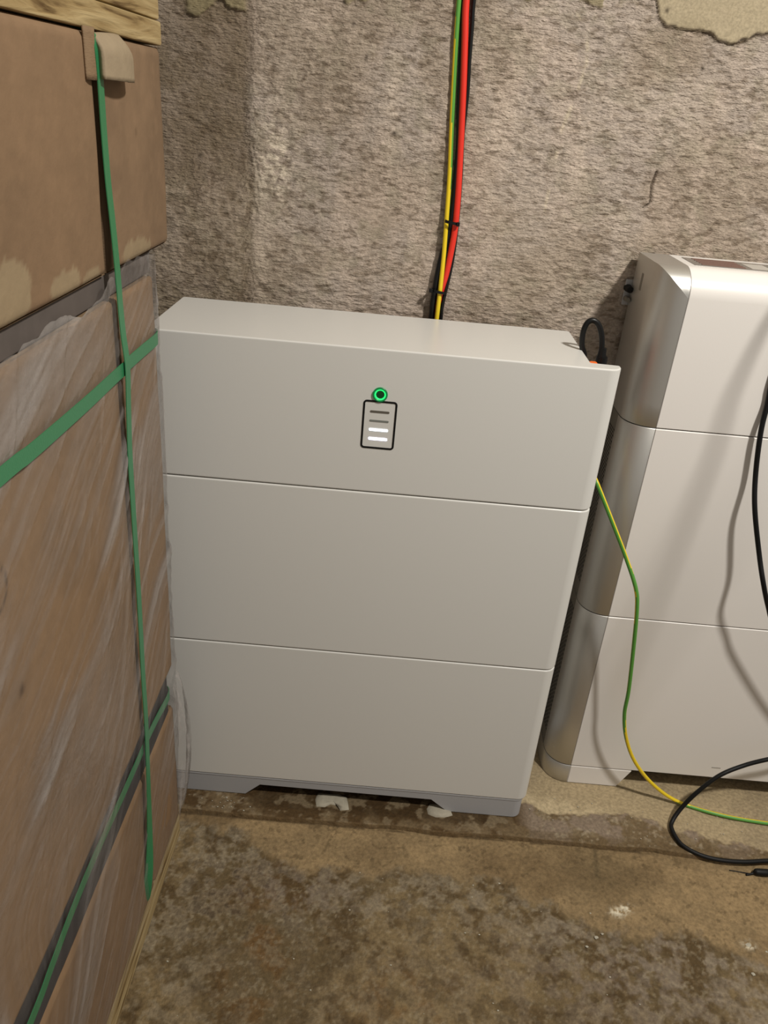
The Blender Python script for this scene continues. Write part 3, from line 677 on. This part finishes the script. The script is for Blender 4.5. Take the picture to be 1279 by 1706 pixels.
# ------------------------------------------------------------------ strapped pallet of cartons on the left
CX = -.612                                     # plane of the carton sides
def carton(y0, y1, z0, z1, label, seed, tears=(), base=(137,112,86), x=CX, depth=.5, mark=False, dirt=(), r=.008):
    t = thing('carton', (x-depth/2, (y0+y1)/2, z0), label, 'box', 'cartons strapped on the pallet')
    ys = axis([(y0, y1, .004)]); zs = axis([(z0, z1, .004)])
    y, z = np.meshgrid(ys, zs, indexing='ij')
    dy = np.minimum(y-y0, y1-y); dz = np.minimum(z-z0, z1-z)
    rr = lambda d: np.where(d < r, r-np.sqrt(np.clip(r*r-(r-d)**2, 0, None)), 0)
    bulge = .006*np.clip((y-y0)*(y1-y)/((y1-y0)/2)**2, 0, 1)*np.clip((z-z0)*(z1-z)/((z1-z0)/2)**2, 0, 1)
    xx = x-rr(dy)-rr(dz)+bulge*.6+.0025*(fbm(y,z,9,3,seed)-.5)
    sh = lambda c: alb(c, EC)
    c = np.zeros(y.shape+(3,))+np.array(sh(base))
    n1 = fbm(y,z,8,3,seed+1); n2 = fbm(y,z,60,3,seed+2)
    c = mixc(c, sh(tuple(v*.9 for v in base)), ss(.4,.7,n1)*.6); c = mixc(c, sh(tuple(min(255,v*1.06) for v in base)), ss(.5,.7,n2)*.3)
    for (ty, tz, ry, rz) in tears:
        wob = .6*(fbm(y,z*.4,70,3,seed+9)-.5)
        mk = ss(1.05,.95, np.sqrt(((y-ty)/ry)**2+((z-tz)/rz)**2)+wob)
        c = mixc(c, sh((164,146,116)), mk*.75)
    for (ty, tz, ry, rz) in dirt:
        c = mixc(c, sh((72,52,34)), np.clip(blob(y,z,ty,tz,ry,rz),0,1)*.8)
    if mark:
        d = np.sqrt(((y+.560)/1.0)**2+((z-.800)/1.0)**2)
        c = mixc(c, sh((84,66,50)), np.exp(-((d-.020)/.0016)**2)*.8)
    P = np.stack([xx, y, z], -1)
    grid('side_panel', ys, zs, P, M['card'], c, parent=t)
    # rest of the box
    V = [(x-depth,y0+.001,z0+.001),(x-.0035,y0+.001,z0+.001),(x-.0035,y1-.001,z0+.001),(x-depth,y1-.001,z0+.001),
         (x-depth,y0+.001,z1-.001),(x-.0035,y0+.001,z1-.001),(x-.0035,y1-.001,z1-.001),(x-depth,y1-.001,z1-.001)]
    F = [(0,3,2,1),(4,5,6,7),(0,1,5,4),(2,3,7,6),(3,0,4,7)]
    obj('body', V, F, M['card_plain'], t)
    return t
def build_pallet():
    yf = -1.10
    # pallet deck board
    p = thing('pallet', (-.87,-.58,FLZ), 'pale wooden pallet under the strapped cartons', 'pallet')
    box('deck_board', -.720,-.618,yf-.01,-.088,.040,.0605, M['wood'], p, .002)
    box('deck_board', -1.12,-.735,yf-.01,-.088,.040,.0605, M['wood'], p, .002)
    box('skid', -.705,-.6195,yf-.01,-.088,FLZ+.001,.0392, M['wood'], p, .002)
    box('skid', -1.12,-1.03,yf-.01,-.088,FLZ+.001,.0392, M['wood'], p, .002)
    carton(yf,-.255,.985,1.199,'long clean brown carton, top row, in front of the curled cardboard corner',11,[(-.470,1.008,.040,.026),(-.360,.996,.035,.013),(-.300,.990,.024,.010)],(140,114,88))
    carton(-.2500,-.036,.985,1.199,'narrow brown carton, top row, nearest the rough wall',21,[(-.165,.995,.050,.014)],(140,115,90), dirt=((-.150,1.115,.003,.002),))
    carton(yf,-.2465,.376,.958,'tall film-wrapped carton, middle row, near edge of the stack',31,[],(146,117,86), r=.004, mark=True, dirt=((-.545,.690,.006,.004),(-.545,.694,.003,.003)))
    carton(-.2440,-.107,.376,.958,'tall film-wrapped carton, middle row, beside the centre tower',41,[],(146,117,86), r=.004)
    carton(yf,-.2505,.062,.298,'film-wrapped carton, bottom row, near edge of the stack',51,[],(144,115,85), x=-.614, r=.004)
    carton(-.2480,-.108,.062,.298,'film-wrapped carton, bottom row, beside foot of the centre tower',61,[],(144,115,85), x=-.614, r=.004)
    # dark strips filling the gaps between rows, coloured as the shade there
    for (z0, z1, ye, lab) in ((.959,.984,-.09,'dark strip painted as shade between top and middle rows of cartons'),(.299,.375,-.125,'blackish strip painted as shade between middle and bottom rows of cartons')):
        o = box('gap_shade_strip', -1.11, -.620 if z0 > .5 else -.6165, yf, ye, z0, z1, M['shade_brown'] if z0 > .5 else M['shade_black'], None, .002)
        tag(o, lab, 'gap shade')
    # timber laid on top of the cartons
    w = thing('timber_board', (-.87,-.58,1.2), 'rough sawn timber beam lying on top of the cartons', 'timber')
    box('lower_plank', -1.10,-.6125,yf,-.028,1.2005,1.2245, M['wood'], w, .0025)
    box('upper_plank', -1.10,-.6155,yf,-.024,1.2260,1.2850, M['wood'], w, .0025)
build_pallet()

def ribbon(name, pts, wdir, width, thick, m, parent, sub=8, wv=None):
    P = smooth_path(pts, sub); T = np.gradient(P, axis=0); T /= np.linalg.norm(T, axis=1)[:,None]
    V = []; F = []
    for i in range(len(P)):
        s = i/(len(P)-1)
        wd = np.array(wdir(s) if callable(wdir) else wdir, float); wd -= T[i]*wd.dot(T[i]); wd /= np.linalg.norm(wd)
        n = np.cross(T[i], wd); w = width(s) if callable(width) else width
        for a, b in ((-1,-1),(1,-1),(1,1),(-1,1)): V.append(P[i]+wd*a*w/2+n*b*thick/2)
    for i in range(len(P)-1):
        for k in range(4): F.append((i*4+k, i*4+(k+1) % 4, (i+1)*4+(k+1) % 4, (i+1)*4+k))
    F += [(3,2,1,0), tuple((len(P)-1)*4+k for k in range(4))]
    return obj(name, V, F, m, parent, False)
def straps():
    xo = -.6045
    s = thing('packing_strap', (xo,-.235,.10), 'vertical green packing strap running down the carton stack', 'strap', 'green packing straps')
    ribbon('band', [(-.70,-.256,1.2004),(-.640,-.256,1.2003),(-.6115,-.256,1.1985),(-.6070,-.2555,1.188),(-.6065,-.2535,1.170),(-.6070,-.2520,1.147),(-.608,-.2495,1.1137),(-.608,-.2480,1.0736),(-.607,-.2465,1.0382),(-.6055,-.2475,1.005),(xo,-.2485,.975),(xo,-.2480,.9544),(-.6035,-.2480,.9239),(-.6010,-.2490,.8899),(-.6025,-.2500,.8442),(xo,-.2502,.7898),(xo,-.2520,.7321),(xo,-.2530,.6726),(xo,-.2540,.6091),(xo,-.2565,.5437),(xo,-.2595,.4747),(xo,-.2600,.42),(-.606,-.2590,.359),(-.606,-.2660,.286),(-.607,-.2720,.208),(-.608,-.2800,.149),(-.611,-.286,.110),(-.617,-.287,.075),(-.628,-.287,.063)],
           lambda t: (0, 1, 0) if t < .8 else (0,1-.8*float(ss(.8,1,np.array(t))),.0)+() if t < .8 else (.9*float(ss(.8,1.0,np.array(t))),1-.5*float(ss(.8,1,np.array(t))),0), .0145, .0009, M['strap'], s)
    s = thing('packing_strap', (xo,-.6,.885), 'upper horizontal green packing strap around the cartons', 'strap', 'green packing straps')
    ribbon('band', [(xo,-1.08,.892),(xo,-.80,.890),(xo,-.5364,.8885),(xo,-.4847,.8865),(xo,-.423,.8858),(xo,-.3499,.8857),(xo,-.2711,.8868),(-.6030,-.2500,.8880),(xo,-.2312,.8882),(xo,-.1824,.8882),(xo-.0005,-.135,.8873),(-.607,-.118,.887),(-.614,-.106,.887),(-.640,-.1035,.887)],
           (0,0,1), .0150, .0009, M['strap'], s)
    s = thing('packing_strap', (xo,-.6,.36), 'lower horizontal green packing strap half hidden by plastic film', 'strap', 'green packing straps')
    ribbon('band', [(-.6105,-1.08,.335),(-.6105,-.80,.338),(-.6105,-.6195,.3435),(-.6105,-.5721,.350),(-.6105,-.5191,.3585),(-.6105,-.4622,.3615),(-.6105,-.4067,.3600),(-.6105,-.3454,.3562),(-.6105,-.2847,.3548),(-.6105,-.2368,.3545),(-.6105,-.1913,.3498),(-.6110,-.1428,.3410),(-.6150,-.1240,.338),(-.626,-.1165,.337),(-.645,-.116,.337)],
           (0,0,1), .0145, .0009, M['strap'], s)
    # folded cardboard edge protector under the top of the strap
    e = thing('edge_protector', (-.605,-.24,1.16), 'curled piece of pale cardboard tucked under the strap at the carton top', 'edge protector')
    y0 = [(-.6105,-.302),(-.6030,-.290),(-.6000,-.278)]
    def sheet(nm, prof, z0, z1, th, m, topcurl=0.0, ns=8):
        P = smooth_path([(a, b, 0) for a, b in prof], 5)[:, :2]; n = len(P)
        T = np.gradient(P, axis=0); T /= np.linalg.norm(T, axis=1)[:,None]; N = np.stack([T[:,1], -T[:,0]], 1)
        V = []; F = []; K = ns+1
        for k in range(K):
            f = k/ns
            for i in range(n):
                u = i/(n-1); z = z0(u)+(z1(u)-z0(u))*f; cu = -topcurl*max(0, f-.55)**2
                a = P[i]; V.append((a[0]+cu+N[i][0]*th/2, a[1]+N[i][1]*th/2, z)); V.append((a[0]+cu-N[i][0]*th/2, a[1]-N[i][1]*th/2, z))
        idx = lambda k, i, s: (k*n+i)*2+s
        for k in range(K-1):
            for i in range(n-1):
                F.append((idx(k,i,0),idx(k,i+1,0),idx(k+1,i+1,0),idx(k+1,i,0))); F.append((idx(k,i,1),idx(k+1,i,1),idx(k+1,i+1,1),idx(k,i+1,1)))
        for i in range(n-1):
            F.append((idx(0,i,0),idx(0,i,1),idx(0,i+1,1),idx(0,i+1,0))); F.append((idx(K-1,i,0),idx(K-1,i+1,0),idx(K-1,i+1,1),idx(K-1,i,1)))
        for k in range(K-1):
            F.append((idx(k,0,0),idx(k+1,0,0),idx(k+1,0,1),idx(k,0,1))); F.append((idx(k,n-1,0),idx(k,n-1,1),idx(k+1,n-1,1),idx(k+1,n-1,0)))
        return obj(nm, V, F, m, e, True)
    sheet('inner_flap', [(-.6105,-.2780),(-.6080,-.2720),(-.6075,-.2640),(-.6080,-.2585)], lambda u: 1.160, lambda u: 1.2015, .0020, M['card_plain'], .0)
    sheet('outer_flap', [(-.6030,-.2560),(-.6000,-.2440),(-.5965,-.2250),(-.5960,-.2050),(-.5985,-.1880),(-.6020,-.1810)], lambda u: 1.1615-.001*u, lambda u: 1.197+.003*math.sin(u*3.1)-.014*max(0,u-.6)**1.0, .0055, M['card_light'], .05, 10)
straps()

# stretch film: a creased clear skin over the lower two rows
def film():
    ye = -.100
    S1 = axis([(-1.05,-.62,.012),(-.62,ye,.0022)]); S2 = np.arange(1,22)*.0022            # along the side, then round the rear corner
    A = np.concatenate([S1, ye+S2]); B = np.linspace(0,1,360)
    a, tt = np.meshgrid(A, B, indexing='ij')
    top = .974+.004*np.sin(a*23)+.022*(fbm(a,a*0,13,3,471)-.5)+.012*blob(a,a*0,-.272,0,.02,1)+.016*ss(-.26,-.20,a)-.004*ss(-.35,-.5,a)+.006*(fbm(a,a*0,60,2,473)-.5)
    low = .062+.010*(fbm(a,a*0,9,3,481)-.5)
    z = low+(top-low)*tt
    # corner bend
    r = .012; t = np.clip((a-(ye-r))/(r*math.pi/2), 0, 1); ang = t*math.pi/2
    rear = np.clip(a-(ye-r)-r*math.pi/2, 0, None)
    yend = ye+.004*np.sin(z*9)
    base = -.6075+.0035*ss(.30,.10,z)*-1
    x = base-r*(1-np.cos(ang))-rear
    y = np.where(a < ye-r, a, ye-r+r*np.sin(ang))
    # creases: rising towards the rear; two fans
    th = .52+.35*(fbm(a,z,3,2,401)-.5)*2
    u = a*np.cos(th)+z*np.sin(th); v = -a*np.sin(th)+z*np.cos(th)
    def crease(fr, seed, lo, hi):
        w = fbm(u*3.2, v*fr, 1.0, 3, seed); return ss(lo, hi, w)
    c1 = crease(38, 411, .56, .74); c2 = crease(85, 421, .58, .76); c3 = crease(16, 431, .50, .75)
    thv = 1.22; u2 = a*math.cos(thv)+z*math.sin(thv); v2 = -a*math.sin(thv)+z*math.cos(thv)
    c4 = ss(.60,.76, fbm(u2*4, v2*60, 1.0, 3, 441))
    x = x+.0018*c3+.0012*c1+.0007*c2+.0008*c4+.0015*(fbm(a,z,10,3,451)-.5)
    # pulled tight under the straps
    for zc in (.887,): x = x-.0022*np.exp(-((z-zc)/.012)**2)*(a < ye-r)
    x = np.maximum(x, base-r*(1-np.cos(ang))-rear-.0005)
    al = .095+.21*c3+.20*c1*(.4+.6*c3)+.16*c2*.5+.22*c4*blob(a,z,-.18,.70,.16,.35)
    al += .16*blob(a,z,-.36,.93,.12,.05)+.14*blob(a,z,-.42,.52,.16,.10)+.10*blob(a,z,-.12,.9,.08,.08)
    al -= .12*blob(a,z,-.40,.66,.10,.07)
    al += .20*(a > ye-r)*1.0
    fine = ss(.5,.8,fbm(u*2.2,v*190,1.0,2,461)); al += .06*fine
    al = np.where(z > top-.003, al+.06, al)
    al *= 1-.60*np.exp(-((z-.337)/.045)**2)*(1-c3*.4)
    al = np.clip(al, .05, .72)
    col = np.ones(a.shape+(3,))
    P = np.stack([x, y, z], -1)
    o = grid('stretch_film', A, B, P, M['film'], col, al)
    tag(o, 'clear creased stretch film wrapped round the lower cartons', 'plastic film')
    # loose tuft of film bulging beside the foot of the centre tower
    A = np.linspace(0,1,22); B = np.linspace(0,1,50); a, b = np.meshgrid(A, B, indexing='ij')
    w = np.sin(b*math.pi)**.6
    z = .335-.27*b+.02*a*(1-b)
    x = -.6115+.016*np.sin(a*math.pi)*w+.003*(fbm(a*.1,b*.3,60,2,491)-.5)*w
    y = -.115+.062*a*(.35+.65*w)
    al = np.clip(.22+.5*ss(.5,.75,fbm(a*.08,b*.02,90,3,495))+.4*np.exp(-((a-.95)/.07)**2), 0, .8)
    P = np.stack([x,y,z],-1)
    o = grid('film_fold', A, B, P, M['film'], np.ones(a.shape+(3,)), al)
    tag(o, 'loose bunched fold of clear film beside the foot of the centre tower', 'plastic film')
film()

# ------------------------------------------------------------------ crumbs of plaster on the floor
def crumbs():
    bm = bmesh.new(); r = random.Random(5)
    def bit(x, y, z, s):
        g = bmesh.ops.create_icosphere(bm, subdivisions=1, radius=s)
        for v in g['verts']:
            v.co = Vector((v.co.x*(1+.6*r.random()), v.co.y*(.7+.5*r.random()), v.co.z*.45))+Vector((x, y, z))
    for _ in range(70):
        x = r.uniform(-.58,.5); y = r.uniform(-.52,-.06)
        if x < -.3 and y < -.1 and r.random() < .2: continue
        bit(x, y, FLZ+.0012, r.uniform(.0006,.0016))
    for _ in range(16): bit(r.uniform(-.60,-.50), r.uniform(-.038,-.008), .0006, r.uniform(.0006,.0015))
    for _ in range(25): bit(r.uniform(.0,.46), r.uniform(-.04,.06), .0006, r.uniform(.0006,.0014))
    for (x, y, s) in ((.094,-.222,.0032),(.105,-.215,.002),(.345,-.213,.004),(.372,-.222,.003),(.335,-.262,.003),(.075,-.24,.002)): bit(x, y, FLZ+.0015, s)
    o = from_bm('plaster_crumbs', bm, M['flake'], None, False)
    tag(o, 'small pale crumbs of plaster scattered over the concrete floor', 'crumbs', kind='stuff')
    b = bmesh.new()
crumbs()
